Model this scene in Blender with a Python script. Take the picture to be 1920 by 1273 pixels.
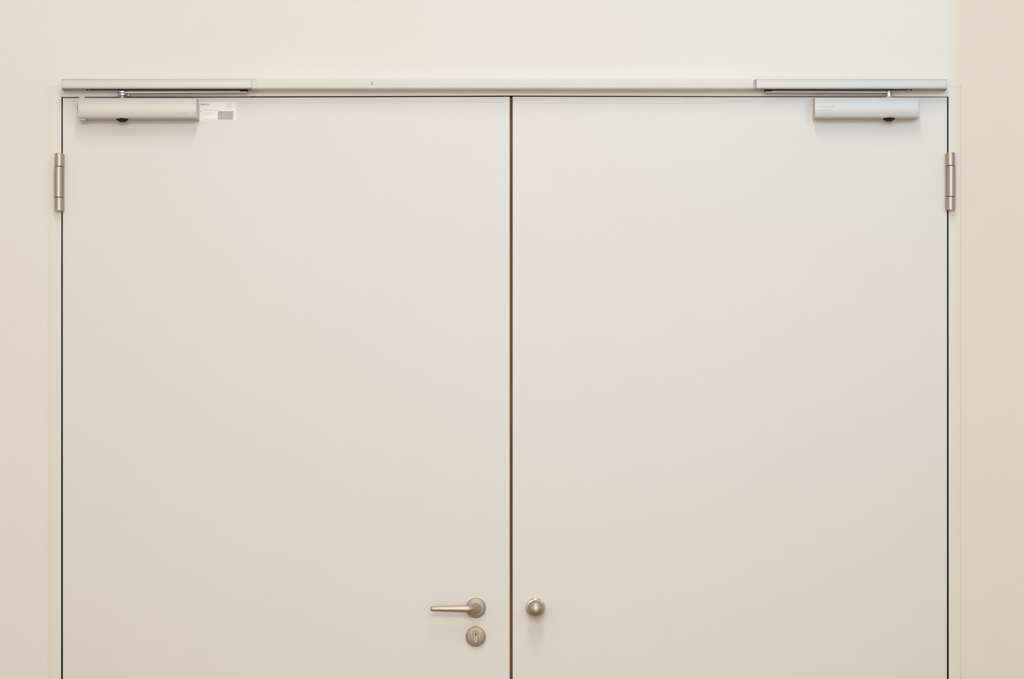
import bpy, bmesh, math
from mathutils import Vector, Matrix

for o in list(bpy.data.objects):
    bpy.data.objects.remove(o, do_unlink=True)
SC = bpy.context.scene
COL = SC.collection

# ------------------------------------------------------------------ camera
# The door face is the plane y = 0, one metre there is 700 px of the 1920 px frame.
D = 6.4; FPX = 4480.0; CX, CY, ZC = 940.0, 880.0, 1.42
cam = bpy.data.cameras.new('camera'); co = bpy.data.objects.new('camera', cam); COL.objects.link(co)
co.location = (0, -D, ZC); co.rotation_euler = (math.pi/2, 0, 0)
cam.sensor_width = 36.0; cam.sensor_fit = 'HORIZONTAL'; cam.lens = FPX/1920*36
cam.shift_x = (960-CX)/1920; cam.shift_y = (CY-636.5)/1920
cam.clip_end = 60
SC.camera = co

# ------------------------------------------------------------------ world, lights, exposure
w = bpy.data.worlds.new('world'); SC.world = w; w.use_nodes = True
w.node_tree.nodes['Background'].inputs[0].default_value = (0.80, 0.72, 0.62, 1)
w.node_tree.nodes['Background'].inputs[1].default_value = 0.02

def area(name, loc, target, sx, sy, power, color, spread=180, roll=0.0):
    l = bpy.data.lights.new(name, 'AREA'); l.shape = 'RECTANGLE'; l.size = sx; l.size_y = sy
    l.energy = power; l.color = color; l.spread = math.radians(spread)
    o = bpy.data.objects.new(name, l); COL.objects.link(o); o.location = loc
    q = (Vector(target)-Vector(loc)).to_track_quat('-Z', 'Y')
    o.rotation_euler = q.to_euler()
    return o

# long warm luminaire under the hall ceiling, running away from the door
area('ceiling_luminaire', (0.05, -3.9, 6.25), (0.05, -3.8999, 0), 0.35, 3.4, 107, (0.973, 1.0, 1.0))
# warm, wide fill light added behind the viewer, aimed at the doors
area('rear_fill', (-0.3, -8.7, 4.0), (-0.3, 0, 1.6), 4.5, 1.2, 170, (1.0, 0.975, 0.904))
# low fill light added at the rear to brighten the lower doors
area('low_rear_fill', (0.1, -8.9, 1.3), (0.1, 0, 1.1), 2.0, 2.2, 32, (0.95, 0.965, 0.93), 100)
# cool daylight from a narrow high window in the right-hand wall
area('side_window_daylight', (3.05, -4.9, 3.95), (0.75, 0, 3.0), 0.30, 0.9, 6.5, (0.05, 0.516, 1.0), 46)

SC.view_settings.view_transform = 'Standard'; SC.view_settings.look = 'None'
SC.view_settings.gamma = 1.0; SC.view_settings.use_curve_mapping = False
SC.view_settings.exposure = 0.0

# ------------------------------------------------------------------ helpers
def X(px, d=0.0): return (px-CX)/FPX*(D-d)
def Z(py, d=0.0): return ZC+(CY-py)/FPX*(D-d)
def P(px, py, d=0.0): return Vector((X(px, d), -d, Z(py, d)))

def mat(name, color, rough=0.5, metal=0.0, spec=0.5, noise=None, bump=None, coat=0.0, aniso=None, emit=None):
    m = bpy.data.materials.new(name); m.use_nodes = True
    nt = m.node_tree; b = nt.nodes['Principled BSDF']
    b.inputs['Base Color'].default_value = (*color, 1)
    b.inputs['Roughness'].default_value = rough
    b.inputs['Metallic'].default_value = metal
    b.inputs['Specular IOR Level'].default_value = spec
    b.inputs['Coat Weight'].default_value = coat
    tc = nt.nodes.new('ShaderNodeTexCoord')
    if noise:
        scale, amount, stretch = noise
        mp = nt.nodes.new('ShaderNodeMapping'); mp.inputs['Scale'].default_value = stretch
        nz = nt.nodes.new('ShaderNodeTexNoise'); nz.inputs['Scale'].default_value = scale; nz.inputs['Detail'].default_value = 4
        rp = nt.nodes.new('ShaderNodeMapRange')
        rp.inputs['From Min'].default_value = 0.3; rp.inputs['From Max'].default_value = 0.7
        rp.inputs['To Min'].default_value = 1-amount; rp.inputs['To Max'].default_value = 1+amount
        mx = nt.nodes.new('ShaderNodeVectorMath'); mx.operation = 'SCALE'; mx.inputs[0].default_value = color
        nt.links.new(tc.outputs['Object'], mp.inputs[0]); nt.links.new(mp.outputs[0], nz.inputs['Vector'])
        nt.links.new(nz.outputs['Fac'], rp.inputs['Value']); nt.links.new(rp.outputs[0], mx.inputs['Scale'])
        nt.links.new(mx.outputs[0], b.inputs['Base Color'])
    if bump:
        scale, strength, dist = bump
        n2 = nt.nodes.new('ShaderNodeTexNoise'); n2.inputs['Scale'].default_value = scale; n2.inputs['Detail'].default_value = 3
        bp = nt.nodes.new('ShaderNodeBump'); bp.inputs['Strength'].default_value = strength; bp.inputs['Distance'].default_value = dist
        nt.links.new(tc.outputs['Object'], n2.inputs['Vector']); nt.links.new(n2.outputs['Fac'], bp.inputs['Height'])
        nt.links.new(bp.outputs[0], b.inputs['Normal'])
    if aniso is not None:
        b.inputs['Anisotropic'].default_value = aniso
    if emit:
        b.inputs['Emission Color'].default_value = (*emit[0], 1); b.inputs['Emission Strength'].default_value = emit[1]
    return m

M = {}
M['wall'] = mat('wall_paint', (0.80, 0.762, 0.705), 0.85, spec=0.25, noise=(1.6, 0.006, (1, 1, 1)), bump=(260, 0.12, 0.0006))
M['ceiling'] = mat('ceiling_paint', (0.78, 0.775, 0.765), 0.9, spec=0.2)
M['wall_plain'] = mat('hall_wall_paint', (0.76, 0.75, 0.735), 0.85, spec=0.2)
M['door'] = mat('door_lacquer', (0.755, 0.73, 0.695), 0.42, spec=0.35, noise=(2.2, 0.006, (1, 1, 1)), bump=(420, 0.05, 0.0003))
M['frame'] = mat('frame_paint', (0.775, 0.742, 0.69), 0.5, spec=0.35, bump=(180, 0.06, 0.0004))
M['rail_cover'] = mat('rail_cover_paint', (0.72, 0.69, 0.635), 0.45, spec=0.35)
M['silver'] = mat('silver_paint', (0.545, 0.522, 0.488), 0.41, metal=0.34, spec=0.5, noise=(900, 0.01, (1, 1, 1)))
M['silver_dark'] = mat('silver_shade', (0.55, 0.54, 0.52), 0.45, metal=0.35)
M['emboss'] = mat('embossed_silver', (0.52, 0.51, 0.50), 0.5, metal=0.3)
M['steel'] = mat('satin_steel', (0.50, 0.44, 0.365), 0.46, metal=1.0, noise=(14, 0.04, (1, 1, 60)))
M['steel_flat'] = mat('satin_steel_rose', (0.44, 0.375, 0.30), 0.55, metal=1.0, noise=(30, 0.05, (30, 1, 1)))
M['chrome'] = mat('bright_steel', (0.75, 0.72, 0.68), 0.18, metal=1.0)
M['arm'] = mat('arm_steel', (0.36, 0.33, 0.30), 0.42, metal=0.8)
M['black'] = mat('black_plastic', (0.014, 0.009, 0.006), 0.6, spec=0.15)
M['seal'] = mat('rubber_seal', (0.010, 0.006, 0.003), 1.0, spec=0.0)
M['dark_brown'] = mat('dark_brown_joint', (0.06, 0.03, 0.012), 0.8, spec=0.05)
M['brown'] = mat('brown_edge_lipping', (0.20, 0.108, 0.05), 0.6, spec=0.2, noise=(9, 0.25, (1, 1, 0.6)))
M['paper'] = mat('sticker_film', (0.86, 0.83, 0.785), 0.35, spec=0.4)
M['print'] = mat('print_grey', (0.30, 0.28, 0.25), 0.5)
M['print_mid'] = mat('print_mid_grey', (0.50, 0.47, 0.43), 0.5)
M['print_light'] = mat('print_light_grey', (0.66, 0.62, 0.58), 0.5)
M['slot'] = mat('narrow_gap_brown', (0.14, 0.10, 0.07), 0.7, spec=0.1)
M['print_pale'] = mat('fleck_grey', (0.60, 0.56, 0.53), 0.5)
M['block'] = mat('print_block_grey', (0.47, 0.43, 0.42), 0.5)
M['led'] = mat('led_lens', (0.75, 0.80, 0.25), 0.2, emit=((0.75, 0.85, 0.25), 0.45))
M['led_ring'] = mat('led_ring_green', (0.10, 0.10, 0.01), 0.4)
M['floor'] = mat('floor_boards', (0.36, 0.21, 0.12), 0.35, noise=(3, 0.15, (1, 8, 1)))

def finish(name, bm, m, parent=None, smooth=False):
    bmesh.ops.recalc_face_normals(bm, faces=bm.faces)
    me = bpy.data.meshes.new(name); bm.to_mesh(me); bm.free()
    o = bpy.data.objects.new(name, me); COL.objects.link(o)
    if isinstance(m, (list, tuple)):
        for q in m: me.materials.append(q)
    else:
        me.materials.append(m)
    if smooth:
        for p in me.polygons: p.use_smooth = True
    if parent:
        o.parent = parent
        o.matrix_parent_inverse = Matrix.Translation(-parent.location)
    return o

def box(bm, a, b, bevel=0.0, seg=2):
    x0, x1 = sorted((a[0], b[0])); y0, y1 = sorted((a[1], b[1])); z0, z1 = sorted((a[2], b[2]))
    vs = [bm.verts.new((x, y, z)) for x in (x0, x1) for y in (y0, y1) for z in (z0, z1)]
    f = [(0, 1, 3, 2), (4, 6, 7, 5), (0, 4, 5, 1), (2, 3, 7, 6), (0, 2, 6, 4), (1, 5, 7, 3)]
    fs = [bm.faces.new([vs[i] for i in q]) for q in f]
    if bevel:
        es = list({e for fc in fs for e in fc.edges})
        bmesh.ops.bevel(bm, geom=es, offset=bevel, segments=seg, profile=0.5, affect='EDGES')

def prism(bm, pts, y0, y1, bevel=0.0, seg=2):
    """pts: (x, z) polygon; extruded from y0 to y1"""
    a = [bm.verts.new((x, y0, z)) for x, z in pts]; b = [bm.verts.new((x, y1, z)) for x, z in pts]
    n = len(pts); fs = [bm.faces.new(a), bm.faces.new(b[::-1])]
    for i in range(n): fs.append(bm.faces.new((a[i], a[(i+1) % n], b[(i+1) % n], b[i])))
    if bevel:
        es = [e for e in fs[0].edges]
        bmesh.ops.bevel(bm, geom=es, offset=bevel, segments=seg, profile=0.5, affect='EDGES')

def lathe(bm, profile, origin, axis='Y', n=48):
    """profile: (radius, distance along axis)"""
    rings = []
    for r, t in profile:
        ring = []
        if r < 1e-7:
            p = {'Y': (0, -t, 0), 'Z': (0, 0, t)}[axis]
            rings.append([bm.verts.new(Vector(p)+Vector(origin))]); continue
        for i in range(n):
            a = 2*math.pi*i/n
            p = {'Y': (r*math.cos(a), -t, r*math.sin(a)), 'Z': (r*math.cos(a), r*math.sin(a), t)}[axis]
            ring.append(bm.verts.new(Vector(p)+Vector(origin)))
        rings.append(ring)
    for A, B in zip(rings, rings[1:]):
        for i in range(n):
            j = (i+1) % n
            if len(A) == 1 and len(B) == 1: continue
            if len(A) == 1: bm.faces.new((A[0], B[i], B[j]))
            elif len(B) == 1: bm.faces.new((A[i], B[0], A[j]))
            else: bm.faces.new((A[i], B[i], B[j], A[j]))
    for R in (rings[0], rings[-1]):
        if len(R) > 2: bm.faces.new(R)

def sharp(o, ang=35):
    for p in o.data.polygons: p.use_smooth = True
    o.data.set_sharp_from_angle(angle=math.radians(ang))
    return o

def struct(o, label=None):
    o['kind'] = 'structure'
    if label: o['label'] = label
    return o

def thing(name, label, cat, loc, group=None):
    o = bpy.data.objects.new(name, None); COL.objects.link(o); o.location = loc; o.empty_display_size = 0.05
    o['label'] = label; o['category'] = cat
    if group: o['group'] = group
    return o

# ------------------------------------------------------------------ the hall (setting)
WY = 0.0035                      # plaster face lies a few millimetres behind the frame face
XL, XR, YB, ZT = -3.1, 3.1, -9.0, 6.5
FL, FR, FT = X(94.5), X(1801.3), Z(158)     # outer outline of the door frame
bm = bmesh.new()
prism(bm, [(XL-.1, 0), (FL, 0), (FL, FT), (FR, FT), (FR, 0), (XR+.1, 0), (XR+.1, ZT), (XL-.1, ZT)], WY, 0.25)
struct(finish('wall_front', bm, M['wall']), 'cream painted wall around the double door')
bm = bmesh.new(); box(bm, (XL-.15, YB, 0), (XL, 0.0035, ZT)); struct(finish('wall_left', bm, M['wall_plain']), 'cream side wall of the hall to the left')
bm = bmesh.new(); box(bm, (XR, YB, 0), (XR+.15, 0.0035, ZT)); struct(finish('wall_right', bm, M['wall_plain']), 'cream side wall of the hall to the right')
bm = bmesh.new(); box(bm, (XL-.15, YB-.15, 0), (XR+.15, YB, ZT)); struct(finish('wall_rear', bm, M['wall_plain']), 'cream wall behind the viewer')
bm = bmesh.new(); box(bm, (XL-.15, YB-.15, -0.1), (XR+.15, 0.25, 0)); struct(finish('floor', bm, M['floor']), 'brown wooden floor of the hall')
bm = bmesh.new(); box(bm, (XL-.15, YB-.15, ZT), (XR+.15, 0.25, ZT+.1)); struct(finish('ceiling', bm, M['ceiling']), 'white ceiling of the hall')
# short pier that projects from the wall just right of the picture and shades the wall beside it
bm = bmesh.new(); box(bm, (1.505, -0.80, 0), (1.75, 0.0035, ZT)); struct(finish('wall_right_pier', bm, M['wall']), 'projecting cream wall pier right of the double door')

# ------------------------------------------------------------------ door frame
bm = bmesh.new()
xa, xb = X(114.4), X(1779.2)
inner = [(xa, Z(181.0)), (X(958), Z(179.1)), (xb, Z(180.4))]
# left jamb, head, right jamb as one continuous welded frame
pts = [(FL, 0), (FL, FT), (FR, FT), (FR, 0), (xb, 0), inner[2], inner[1], inner[0], (xa, 0)]
prism(bm, pts, 0.0, 0.012, 0.0012, 2)
# the deeper casing behind the face, against which the leaves close
prism(bm, [(FL, 0), (FL, FT), (FR, FT), (FR, 0), (xb+.002, 0), (xb+.002, inner[2][1]+.002), (xa-.002, inner[0][1]+.002), (xa-.002, 0)], 0.012, 0.11)
frame = struct(finish('trim_1', bm, M['frame']), 'cream painted steel frame around the double door')
bm = bmesh.new()
for xs in ((xa-.004, xa+.016), (xb-.016, xb+.004)):
    box(bm, (xs[0], 0.064, 0), (xs[1], 0.075, Z(184)))
box(bm, (xa-.004, 0.064, Z(200)), (xb+.004, 0.075, Z(176)))
finish('seal', bm, M['seal'], frame)
bm = bmesh.new()   # black rubber lining inside the side and top joints
box(bm, (xa-.0018, 0.004, 0), (xa-.0002+.001, 0.064, Z(181)))
box(bm, (xb-.0008, 0.004, 0), (xb+.0018, 0.064, Z(181)))
box(bm, (xa, 0.004, Z(180.2)), (xb, 0.064, Z(177.5)))
finish('joint_lining', bm, M['seal'], frame)

# sloping paint-covered sealant between plaster and frame
for (a, b) in ((X(87.0), FL+.0006), (X(1804.5), FR-.0006)):
    bm = bmesh.new(); v = [(a, WY+.0005), (b, .0010), (b, WY+.004), (a, WY+.004)]
    A = [bm.verts.new((x, y, 0)) for x, y in v]; B = [bm.verts.new((x, y, FT)) for x, y in v]
    bm.faces.new(A); bm.faces.new(B[::-1])
    for i in range(4): bm.faces.new((A[i], A[(i+1) % 4], B[(i+1) % 4], B[i]))
    finish('sealant_joint', bm, M['wall'], frame)

# ------------------------------------------------------------------ door leaves
def leaf(name, pts, label):
    bm = bmesh.new(); prism(bm, pts, 0.0, 0.062, 0.0010, 2)
    return struct(finish(name, bm, M['door']), label)
door1 = leaf('door_1', [(X(117.8), 0.006), (X(117.4), Z(183.6)), (X(955.8), Z(181.3)), (X(955.8), 0.006)],
             'left white door leaf with lever handle, keyhole and sticker')
door2 = leaf('door_2', [(X(961.0), 0.006), (X(961.0), Z(181.2)), (X(1776.0), Z(182.4)), (X(1775.6), 0.006)],
             'right white door leaf with round knob')
bm = bmesh.new(); box(bm, (X(956.9), 0.007, 0.006), (X(959.7), 0.060, Z(182.5)))
finish('edge_strip', bm, M['brown'], door1)['label'] = 'brown strip in the joint between the leaves'
bm = bmesh.new(); box(bm, (X(955.6), 0.012, 0.006), (X(956.9), 0.060, Z(182.5)))
finish('joint_seal', bm, M['dark_brown'], door1)
bm = bmesh.new(); box(bm, (X(959.7), 0.014, 0.006), (X(961.2), 0.060, Z(182.5)))
finish('joint_seal', bm, M['dark_brown'], door2)

# ------------------------------------------------------------------ hinges (three knuckles each)
def hinge(door, cx, side, ytop):
    # side = -1: left hinge, +1 right hinge
    d = 0.012; k = (D-d)/FPX
    rad = 8.6*k
    bm = bmesh.new()
    # wing that reaches under the leaf edge
    x0 = X(cx, d) - side*8.5*k; x1 = X(cx, d)+side*2*k
    box(bm, (min(x0, x1), -0.006, Z(ytop+107, d)), (max(x0, x1), 0.003, Z(ytop+1, d)), 0.0008, 1)
    h = finish('hinge', bm, M['steel'], door); h['label'] = 'satin steel hinge on the outer edge'
    for (a, b, off, rr) in ((0, 24.2, 0, 1.0), (25.0, 82.0, side*1.1, 0.985), (82.9, 107.5, 0.3*side, 1.0)):
        bm = bmesh.new()
        r = rad*rr; zt = Z(ytop+a, d); zb = Z(ytop+b, d)
        lathe(bm, [(0, 0), (r-.0008, 0), (r, .0007), (r, zt-zb-.0007), (r-.0008, zt-zb), (0, zt-zb)],
              (X(cx, d)+off*k, -d, zb), 'Z', 40)
        sharp(finish('knuckle', bm, M['steel'], h))
    bm = bmesh.new(); rr = rad*0.86
    lathe(bm, [(rr, Z(ytop+106, d)), (rr, Z(ytop+1.5, d))], (X(cx, d), -d, 0), 'Z', 32)
    finish('pin', bm, M['black'], h)
hinge(door1, 111.2, -1, 288.0)
hinge(door2, 1781.8, 1, 286.6)

# ------------------------------------------------------------------ lever handle
def rose(parent, px, py, r_px, m, t=0.009):
    k = D/FPX; r = r_px*k
    bm = bmesh.new()
    lathe(bm, [(0, 0), (r, 0), (r, t-.0022), (r-.0006, t-.0009), (r-.002, t), (0, t)], (X(px), 0, Z(py)), 'Y', 96)
    return sharp(finish('rose', bm, m, parent), 50)

k0 = D/FPX
# the lever: a tapering bar swept along a bent path
def sweep(bm, path, n=28):
    """path: (centre Vector, half height, half depth)"""
    rings = []
    for i, (c, rh, rd) in enumerate(path):
        a = path[max(i-1, 0)][0]; b = path[min(i+1, len(path)-1)][0]
        t = (b-a).normalized(); up = Vector((0, 0, 1)); s = t.cross(up).normalized(); u = s.cross(t).normalized()
        rings.append([bm.verts.new(c+u*rh*math.sin(2*math.pi*q/n)+s*rd*math.cos(2*math.pi*q/n)) for q in range(n)])
    for A, B in zip(rings, rings[1:]):
        for q in range(n): bm.faces.new((A[q], A[(q+1) % n], B[(q+1) % n], B[q]))
    bm.faces.new(rings[0]); bm.faces.new(rings[-1][::-1])

path = []
hx, hz = X(892.2), Z(1139.6)
dm = 0.052                        # stand-off of the grip
for i in range(6):                # straight neck out of the rose
    t = i/5; path.append((Vector((hx, -0.006-0.024*t, hz)), .0102-.0008*t, .0102-.0008*t))
for i in range(1, 15):            # bend to the left
    a = math.pi/2*i/14
    path.append((Vector((hx-0.024*(1-math.cos(a)), -0.030-0.022*math.sin(a), hz)), .0094-.00000*i, .0094-.00018*i))
xe = X(811.2, dm)
for i in range(1, 22):
    t = i/21
    x = (hx-0.024)*(1-t)+xe*t
    rh = (0.0094)*(1-t)+0.0068*t
    path.append((Vector((x, -dm+0.002*t*t, Z(1141.6, dm)*1+0.0*t + (hz-Z(1141.6, dm))*max(0, 1-4*t)**2)), rh, 0.0068*(1-t)+0.0052*t))
c, rh, rd = path[-1]
for q in (0.35, 0.65, 0.85, 0.96, 1.0):
    s = math.sqrt(max(0, 1-q*q))
    path.append((c+Vector((-0.0062*q, 0, 0)), max(rh*(0.35+0.65*s), .0008)*(1 if q < 1 else .55), max(rd*(0.3+0.7*s), .0008)*(1 if q < 1 else .5)))
bm = bmesh.new(); sweep(bm, path)
handle = sharp(finish('door_handle', bm, M['steel'], door1), 60)
handle['label'] = 'satin steel lever handle pointing left'
rose(handle, 892.3, 1139.4, 18.6, M['steel_flat'])
bm = bmesh.new()   # dark slot round the neck
lathe(bm, [(0, .0085), (.0132, .0085), (.0132, .0094), (0, .0094)], (hx, 0, hz), 'Y', 48)
finish('neck_ring', bm, M['black'], handle)
bm = bmesh.new()
lathe(bm, [(0, .0085), (.0125, .0085), (.0125, .0112), (.0116, .0122), (0, .0120)], (hx, 0, hz), 'Y', 48)
sharp(finish('neck_collar', bm, M['steel_flat'], handle))

# ------------------------------------------------------------------ keyhole escutcheon with profile cylinder
ex, ez = X(892.1), Z(1193.0)
bm = bmesh.new(); t = 0.009; r = 18.7*k0
lathe(bm, [(0, 0), (r, 0), (r, t-.0022), (r-.0006, t-.0009), (r-.002, t), (0, t)], (ex, 0, ez), 'Y', 96)
esc = sharp(finish('keyhole_escutcheon', bm, M['steel_flat'], door1), 50)
esc['label'] = 'round steel keyhole escutcheon below the lever handle'
def cylshape(px, py, r1, hw, ybot, n=28):
    """euro profile: circle on top, narrower round-ended tail below"""
    cx_, cz = X(px), Z(py); pts = []
    a0 = math.asin(hw/r1)
    for i in range(n+1):
        a = -math.pi/2+a0 + (2*math.pi-2*a0)*i/n
        pts.append((cx_+r1*math.cos(a), cz+r1*math.sin(a)))
    zb = Z(ybot)+hw
    for i in range(13):
        a = math.pi+math.pi*i/12
        pts.append((cx_+hw*math.cos(a), zb+hw*math.sin(a)))
    return pts
kx, ky = 892.0, 1187.6
bm = bmesh.new(); prism(bm, cylshape(kx, ky, 5.9*k0, 4.0*k0, 1205.2), -.0094, -.004)
finish('cylinder_slot', bm, M['slot'], esc)
bm = bmesh.new(); prism(bm, cylshape(kx, ky, 5.35*k0, 3.5*k0, 1204.7), -.0102, -.004, .0003, 1)
cyl = finish('lock_cylinder', bm, M['steel_flat'], esc)
bm = bmesh.new(); lathe(bm, [(0, .0098), (4.5*k0, .0098), (4.5*k0, .01025), (0, .01025)], (X(kx), 0, Z(ky)), 'Y', 32); finish('plug_joint', bm, M['slot'], esc)
bm = bmesh.new(); lathe(bm, [(0, .0100), (4.15*k0, .0100), (4.05*k0, .0107), (0, .0107)], (X(kx), 0, Z(ky)), 'Y', 32); finish('plug', bm, M['steel_flat'], esc)
bm = bmesh.new()
lathe(bm, [(0, .0105), (1.25*k0, .0105), (1.25*k0, .0109), (0, .0109)], (X(kx), 0, Z(1188.0)), 'Y', 16)
box(bm, (X(kx-.65), -.0109, Z(1191.2)), (X(kx+.75), -.0105, Z(1188.0)))
finish('keyhole', bm, M['seal'], esc)

# ------------------------------------------------------------------ round door knob
nx, nz = X(1004.2), Z(1139.4)
bm = bmesh.new()
R = 0.0232; d0 = 0.050
prof = [(0, .004), (.0098, .004), (.0098, .018), (.0108, .024)]
zc_ = d0; a0 = math.asin(.0112/R)
for i in range(1, 31):
    a = math.pi-a0 - (math.pi-a0)*i/30          # from the back of the ball to its front pole
    prof.append((R*math.sin(a), zc_+R*0.92*-math.cos(math.pi-a) if False else zc_+R*0.92*math.cos(a)))
prof[-1] = (0, prof[-1][1])
lathe(bm, prof, (nx, 0, nz), 'Y', 64)
knob = sharp(finish('door_knob', bm, M['steel'], door2), 50); knob['label'] = 'round satin steel knob on a round rose'
r = 19.0*k0; t = .009
bm = bmesh.new()
lathe(bm, [(0, 0), (r, 0), (r, t-.004), (r-.0008, t-.0016), (r-.003, t), (.0105, t), (0, t)], (nx, 0, nz), 'Y', 96)
sharp(finish('rose', bm, M['chrome'], knob), 50)

# ------------------------------------------------------------------ guide rail over both leaves
RD = 0.038
railroot = thing('door_guide_rail', 'long silver guide rail across the top of the double door', 'rail', (X(945), 0, Z(160)))
def rail_piece(name, x0, x1, yt0, yt1, yb, m, d=RD, label=None, slot=None, capl=False, capr=False):
    """channel section: rounded front face, open slot in the underside for the sliding arm"""
    bm = bmesh.new()
    zt, zb = Z((yt0+yt1)/2, d), Z(yb, d)
    h = zt-zb
    # profile in (y, z)
    pr = [(0.0, zt-.002), (-d+.005, zt-.0008), (-d+.0018, zt-.0014), (-d+.0004, zt-.0034), (-d, zt-.007), (-d-.0003, zt-h*.55),
          (-d, zb+.005), (-d+.0005, zb+.0018), (-d+.0022, zb)]
    if slot: pr += [(-.0358, zb), (-.0358, zb+.012), (-.0085, zb+.012), (-.0085, zb)]
    pr += [(0.0, zb)]
    xa_, xb_ = X(x0, d), X(x1, d)
    A = [bm.verts.new((xa_, y, z)) for y, z in pr]; B = [bm.verts.new((xb_, y, z)) for y, z in pr]
    n = len(pr); bm.faces.new(A); bm.faces.new(B[::-1])
    for i in range(n): bm.faces.new((A[i], A[(i+1) % n], B[(i+1) % n], B[i]))
    o = sharp(finish(name, bm, m, railroot), 40)
    if label: o['label'] = label
    return o
rail_piece('rail_cover', 117.4, 471.6, 147.2, 146.4, 166.6, M['silver'], label='left rail section with the sliding arm of the wider closer', slot=True)
rail_piece('rail_cover', 479.9, 1412.6, 146.4, 146.4, 166.2, M['rail_cover'], label='long middle rail section with indicator light')
rail_piece('rail_cover', 1418.6, 1774.2, 146.8, 147.4, 166.8, M['silver'], label='right rail section with the sliding arm of the narrower closer', slot=True)
rail_piece('end_cap', 115.0, 117.2, 147.0, 147.0, 167.2, M['silver_dark'], d=RD+.0004)
rail_piece('end_cap', 1774.4, 1776.2, 147.0, 147.2, 167.2, M['silver_dark'], d=RD+.0004)
rail_piece('rail_connector', 472.2, 479.7, 146.0, 146.0, 167.8, M['silver_dark'], d=RD+.0008, label='grey joint sleeve left in the rail')
rail_piece('rail_connector', 1412.9, 1418.2, 148.2, 148.2, 166.4, M['emboss'], d=RD-.004, label='ribbed dark grey joint right in the rail')
bm = bmesh.new()
for i in range(8):     # ribs in the open joint
    y = 149.4+i*2.1
    box(bm, (X(1413.2, RD), -RD+.0015, Z(y+.9, RD)), (X(1416.6, RD), -RD+.0042, Z(y, RD)))
finish('rib', bm, M['print_light'], railroot)['kind'] = 'stuff'
bm = bmesh.new(); box(bm, (X(1416.6, RD), -RD+.001, Z(166.3, RD)), (X(1417.7, RD), -RD+.0043, Z(148.6, RD))); finish('joint_gap', bm, M['print'], railroot)
# indicator light
lx, lz = X(698.2, RD), Z(156.6, RD)
bm = bmesh.new(); lathe(bm, [(0, RD-.002), (.0037, RD-.002), (.0037, RD+.0007), (.0031, RD+.0009), (0, RD+.0009)], (lx, 0, lz), 'Y', 24)
led = finish('indicator_light', bm, M['led_ring'], railroot); led['label'] = 'tiny yellow-green indicator light in the rail'
bm = bmesh.new(); lathe(bm, [(0, RD+.0005), (.0024, RD+.0005), (.0021, RD+.0014), (.0011, RD+.0021), (0, RD+.0023)], (lx+.0009, 0, lz-.0001), 'Y', 20)
sharp(finish('lens', bm, M['led'], led))
for (px0, px1) in ((168, 464), (1433.5, 1702)):     # black strip that paints the shade inside the open slots
    bm = bmesh.new(); zl = Z(166.6, RD)
    box(bm, (X(px0, .02), -.0357, zl+.0004), (X(px1, .02), -.0086, zl+.0030)); finish('slot_shade', bm, M['black'], railroot)
# small release slot in the underside of the middle section
bm = bmesh.new(); zz = Z(166.2, RD); box(bm, (X(670, .03), -.030, zz-.0012), (X(690, .03), -.022, zz+.001)); finish('release_tab', bm, M['silver_dark'], railroot)
# small screws in the underside of the end sections
for px in (164, 1708):
    bm = bmesh.new(); lathe(bm, [(0, zz-.002), (.0026, zz-.002), (.0026, zz+.001)], (X(px, .02), -.02, 0), 'Z', 16); finish('screw', bm, M['black'], railroot)

# ------------------------------------------------------------------ door closers
CD = 0.047
def closer(name, x0, x1, y0, y1, valve, label, m, depth):
    root = thing(name, label, 'door closer', (X((x0+x1)/2), 0, Z(y1)), 'overhead door closers')
    d = depth; zt, zb = Z(y0, d), Z(y1, d); h = zt-zb
    bm = bmesh.new()
    pr = [(0.0, zt), (-d+.0090, zt), (-d+.0062, zt-.0003), (-d+.0042, zt-.0016)]
    for i in range(13):       # gently arched front
        u = i/12; zz_ = zt-.004-(h-.0055)*u
        pr.append((-d+.0030*(2*u-1)**2*1.0, zz_))
    pr += [(-d+.0036, zb+.0003), (-d+.0046, zb), (0.0, zb)]
    xa_, xb_ = X(x0, d), X(x1, d)
    A = [bm.verts.new((xa_, y, z)) for y, z in pr]; B = [bm.verts.new((xb_, y, z)) for y, z in pr]
    n = len(pr); bm.faces.new(A); bm.faces.new(B[::-1])
    for i in range(n): bm.faces.new((A[i], A[(i+1) % n], B[(i+1) % n], B[i]))
    sharp(finish('body', bm, m, root), 40)
    # dark adjusting cap in the underside
    bm = bmesh.new(); dv = .022; kv = (D-dv)/FPX
    r0, r1 = 11.2*kv, 6.3*kv
    lathe(bm, [(0, zb+.001), (r0, zb+.001), (r0, zb-.0015), (r1, zb-.0068), (r1-.001, zb-.0074), (0, zb-.0074)], (X(valve, d*.6), -d+r0+.003, 0), 'Z', 40)
    sharp(finish('adjusting_cap', bm, M['black'], root), 30)
    return root, zt, zb, xa_, xb_

cl, zt, zb, xa_, xb_ = closer('door_closer', 146.2, 367.6, 182.4, 221.4, 229.2,
    'wider silver door closer at the top left corner, beside the sticker', M['silver'], CD)
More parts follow.
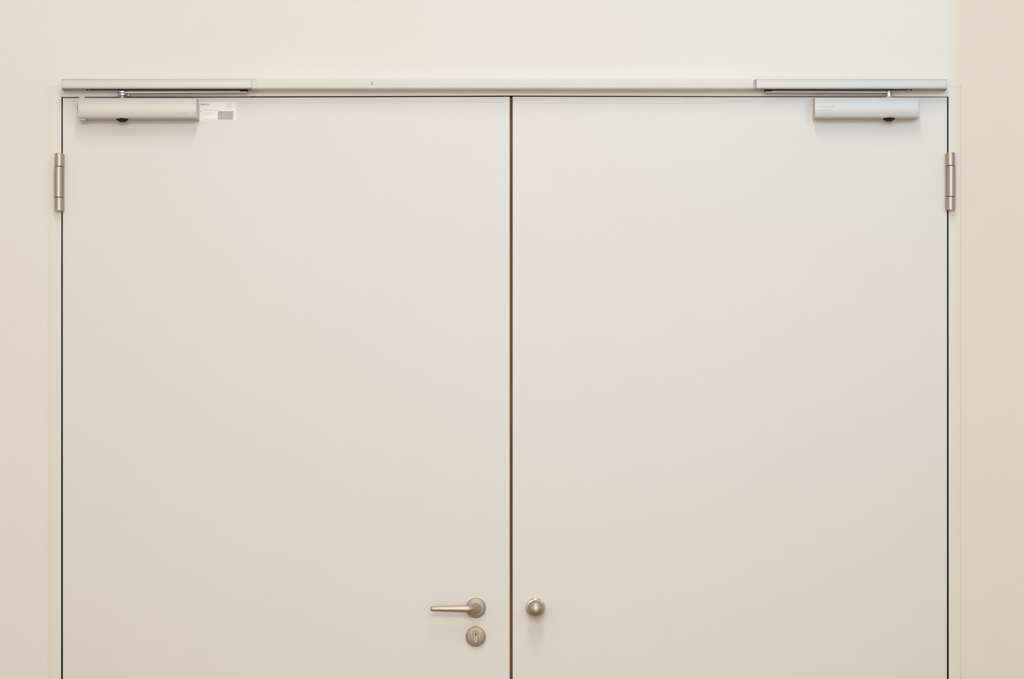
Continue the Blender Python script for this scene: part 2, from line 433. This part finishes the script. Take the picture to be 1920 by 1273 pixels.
# end plates of the left closer
bm = bmesh.new(); box(bm, (xb_, -CD+.0065, zb-.0005), (xb_+.0008, -.001, zt-.002)); finish('end_plate', bm, M['silver_dark'], cl)
bm = bmesh.new(); box(bm, (xb_+.0008, -CD+.017, zb+.001), (xb_+.0026, -.001, zt-.012), .0004, 1); finish('end_plate', bm, M['silver'], cl)
bm = bmesh.new()       # bulging black end plug on the left side
cz = (zt+zb)/2+.0005
pts = []
for i in range(17):
    a = -math.pi/2+math.pi*i/16; pts.append((xa_+.0005-.0030*math.cos(a), cz+.0175*math.sin(a)))
prism(bm, pts, -CD+.006, -.006); finish('end_plug', bm, M['black'], cl)
bm = bmesh.new(); box(bm, (X(149, .03), -.036, zt-.001), (X(159.5, .03), -.012, zt+.0030), .0008, 1); finish('end_bracket', bm, M['silver'], cl)
bm = bmesh.new(); box(bm, (X(149, .03), -.038, zb-.0042), (X(161.5, .03), -.012, zb+.001), .0008, 1); finish('end_bracket', bm, M['silver'], cl)
def emb(root, x0, x1, y0, y1, d, m=None):
    bm = bmesh.new(); box(bm, (X(x0, d), -d-.00025, Z(y1, d)), (X(x1, d), -d+.003, Z(y0, d))); return finish('embossing', bm, m or M['emboss'], root)
def glyph_row(name, root, x0, x1, yc, hh, d, m, words, seed=1, thick=.00012):
    """a row of illegible small print: one short bar per letter group"""
    import random
    rng = random.Random(seed); bm = bmesh.new(); x = x0
    while x < x1:
        wd = min(rng.uniform(*words), x1-x)
        box(bm, (X(x, d), -d-thick, Z(yc+hh/2, d)), (X(x+wd, d), -d, Z(yc-hh/2, d)))
        x += wd+rng.uniform(.25, .6)
    return finish(name, bm, m, root)
ML = mat('faint_marking', (0.42, 0.41, 0.40), 0.46, metal=0.45)
def fd(py, y0, y1, d):      # depth of the arched closer front at picture row py
    u = min(max((py-y0)/(y1-y0), 0), 1); return d-.0030*(2*u-1)**2
glyph_row('embossing', cl, 328, 352, 212.0, 1.7, fd(212.0, 182.4, 221.4, CD), ML, (1.5, 3.2), 3, .0003)

# arm of the left closer
def arm(root, px_pivot, px_end, ztop_closer, direction):
    # spindle
    d = .024
    zr = Z(166.6, RD)
    return zr
zr = Z(166.6, RD)
def spindle(root, px, discs, zt_, dd=.022):
    k = (D-dd)/FPX
    for (ya, yb, r, m) in discs:
        bm = bmesh.new(); za, zb2 = Z(ya, dd), Z(yb, dd); rr = r*k
        lathe(bm, [(0, zb2), (rr-.0005, zb2), (rr, zb2+.0005), (rr, za-.0005), (rr-.0005, za), (0, za)], (X(px, dd), -dd, 0), 'Z', 36)
        sharp(finish('spindle', bm, m, root), 30)
spindle(cl, 229.3, [(171.6, 174.9, 9.0, M['chrome']), (174.9, 176.0, 7.6, M['black']), (176.0, 179.3, 8.2, M['chrome']), (179.3, 184, 5.0, M['arm'])], zt)
for px, py in ((218.4, 179.2), (240.8, 178.2)):
    bm = bmesh.new()
    bmesh.ops.create_uvsphere(bm, u_segments=16, v_segments=10, radius=.0024, matrix=Matrix.Translation((X(px, .03), -.03, Z(py, .03))))
    sharp(finish('arm_screw', bm, M['chrome'], cl), 60)
def bar(root, xa1, ya1, yb1, xa2, ya2, yb2, d1, d2, wdt, m, name='sliding_arm'):
    """flat bar between two points; front edge faces the viewer"""
    bm = bmesh.new()
    v = []
    for (px, yt_, yb_, d) in ((xa1, ya1, yb1, d1), (xa2, ya2, yb2, d2)):
        for yy, zz_ in ((-d, Z(yt_, d)), (-d+wdt, Z(yt_, d)), (-d+wdt, Z(yb_, d)), (-d, Z(yb_, d))):
            v.append(bm.verts.new((X(px, d), yy, zz_)))
    for q in ((0, 1, 2, 3), (7, 6, 5, 4), (0, 4, 5, 1), (1, 5, 6, 2), (2, 6, 7, 3), (3, 7, 4, 0)): bm.faces.new([v[i] for i in q])
    bmesh.ops.bevel(bm, geom=list(bm.edges), offset=.0004, segments=1, affect='EDGES')
    return finish(name, bm, m, root)
bar(cl, 232, 172.0, 175.0, 463.5, 171.6, 173.4, .030, .024, .014, M['arm'])
bm = bmesh.new(); box(bm, (X(449.5, .03), -.0275, Z(170.9, .03)), (X(463.8, .03), -.0130, Z(166.5, .03)), .0005, 1); finish('slide_block', bm, M['black'], cl)

cr, zt, zb, xa2, xb2 = closer('door_closer', 1528.0, 1722.0, 181.2, 220.2, 1666.8,
    'narrower silver door closer at the top right corner of the double door', M['silver'], CD-.003)
bm = bmesh.new(); box(bm, (xb2, -CD+.010, zb), (xb2+.0006, -.001, zt-.001)); finish('end_plate', bm, M['silver'], cr)
spindle(cr, 1666.6, [(170.8, 173.8, 6.0, M['arm']), (173.8, 180.2, 5.4, M['chrome']), (180.2, 183, 6.2, M['silver'])], zt)
bar(cr, 1664, 171.9, 174.2, 1434.5, 171.4, 173.4, .028, .024, .013, M['arm'])
bm = bmesh.new(); box(bm, (X(1434.0, .03), -.0275, Z(170.6, .03)), (X(1447.5, .03), -.0130, Z(166.5, .03)), .0005, 1); finish('slide_block', bm, M['black'], cr)
dr = CD-.003
glyph_row('embossing', cr, 1536, 1559, 200.4, 1.6, fd(200.4, 181.2, 220.2, dr), ML, (2.5, 5), 4, .00025)
glyph_row('embossing', cr, 1536, 1559, 206.6, 1.6, fd(206.6, 181.2, 220.2, dr), ML, (2.5, 5), 5, .00025)
glyph_row('embossing', cr, 1536, 1560, 211.2, 1.0, fd(211.2, 181.2, 220.2, dr), ML, (2, 4), 6, .00025)
glyph_row('embossing', cr, 1536, 1560, 214.8, 1.3, fd(214.8, 181.2, 220.2, dr), ML, (2, 4), 7, .00025)
bm = bmesh.new(); lathe(bm, [(0, dr-.0005), (1.6*k0, dr-.0005), (1.6*k0, dr+.0001), (0, dr+.0001)], (X(1562, dr), 0, Z(199.6, dr)), 'Y', 20); finish('embossing', bm, ML, cr)
glyph_row('embossing', cr, 1684, 1708, 211.4, .9, fd(211.4, 181.2, 220.2, dr), ML, (2, 4), 8, .00025)
glyph_row('embossing', cr, 1681, 1712, 216.2, .9, fd(216.2, 181.2, 220.2, dr), ML, (2, 4), 9, .00025)

# two tiny flecks in the lacquer of the right leaf
for px, py, rr in ((1033.4, 1234.3, 1.1), (1070.0, 1099.2, 1.2)):
    bm = bmesh.new(); lathe(bm, [(0, -.0002), (rr*k0, -.0002), (rr*k0, .00008), (0, .00012)], (X(px), 0, Z(py)), 'Y', 10)
    finish('lacquer_fleck', bm, M['print_pale'], door2)

# ------------------------------------------------------------------ sticker beside the left closer
st_root = None
bm = bmesh.new()
prism(bm, [(X(372.6), Z(226.4)), (X(443.2), Z(226.0)), (X(443.2), Z(191.0)), (X(372.6), Z(191.7))], -.0006, 0.0)
st = finish('sticker', bm, M['paper'])
st['label'] = 'small white printed sticker right of the wider silver closer'; st['category'] = 'sticker'
SD = .0006
def text(body, px, py, hpx, wpx, m, bold=0.0, parent=None, name='lettering'):
    cu = bpy.data.curves.new(name, 'FONT'); cu.body = body; cu.size = 1; cu.extrude = 0; cu.offset = bold
    o = bpy.data.objects.new(name, cu); COL.objects.link(o)
    dg = bpy.context.evaluated_depsgraph_get(); me = bpy.data.meshes.new_from_object(o.evaluated_get(dg))
    bpy.data.objects.remove(o, do_unlink=True)
    xs = [v.co.x for v in me.vertices]; ys = [v.co.y for v in me.vertices]
    sx = wpx*k0/(max(xs)-min(xs)); sy = hpx*k0/(max(ys)-min(ys))
    for v in me.vertices:
        v.co = Vector((X(px)+(v.co.x-min(xs))*sx, -SD-.00015, Z(py+hpx)+(v.co.y-min(ys))*sy))
    me.materials.clear(); me.materials.append(m)
    o = bpy.data.objects.new(name, me); COL.objects.link(o); o.parent = parent
    return o
text('HEKATRON', 376.2, 194.2, 3.7, 17.0, M['print'], 0.03, st)
text('Feststellanlage', 380.2, 205.6, 2.4, 28.6, M['print_mid'], 0.01, st)
bm = bmesh.new(); box(bm, (X(376), -SD-.0002, Z(210.2)), (X(377.8), -SD, Z(208.2))); finish('print_mark', bm, M['print_mid'], st)
glyph_row('print_line', st, 380.2, 403.0, 212.2, 1.3, SD, M['print_light'], (1.5, 4), 11)
glyph_row('print_line', st, 380.2, 393.5, 215.6, 1.3, SD, M['print_light'], (1.5, 4), 12)
glyph_row('print_line', st, 380.2, 405.5, 223.3, 1.1, SD, M['print_light'], (1.5, 4), 13)
for i, (y, x1) in enumerate(((194.2, 434.8), (196.2, 434.0), (199.0, 434.8), (201.3, 432.0))):
    glyph_row('print_line', st, 424.2, x1, y, .9, SD, M['print_light'], (1.2, 3), 20+i)
bm = bmesh.new(); box(bm, (X(408.6), -SD-.0001, Z(224.4)), (X(437.4), -SD, Z(208.4))); finish('print_block', bm, M['block'], st)
ML2 = mat('print_pale', (0.60, 0.56, 0.55), 0.5)
for i, (y, xa3, xb3) in enumerate(((214.2, 417, 424), (217.6, 410, 424), (222.0, 410.5, 415), (221.6, 424, 426.2))):
    bm = bmesh.new(); box(bm, (X(xa3), -SD-.0002, Z(y+.8)), (X(xb3), -SD-.0001, Z(y-.5))); finish('print_line', bm, ML2, st)
glyph_row('print_line', st, 408.6, 428.5, 223.8, 1.0, SD+.0001, M['print_mid'], (4, 8), 31)
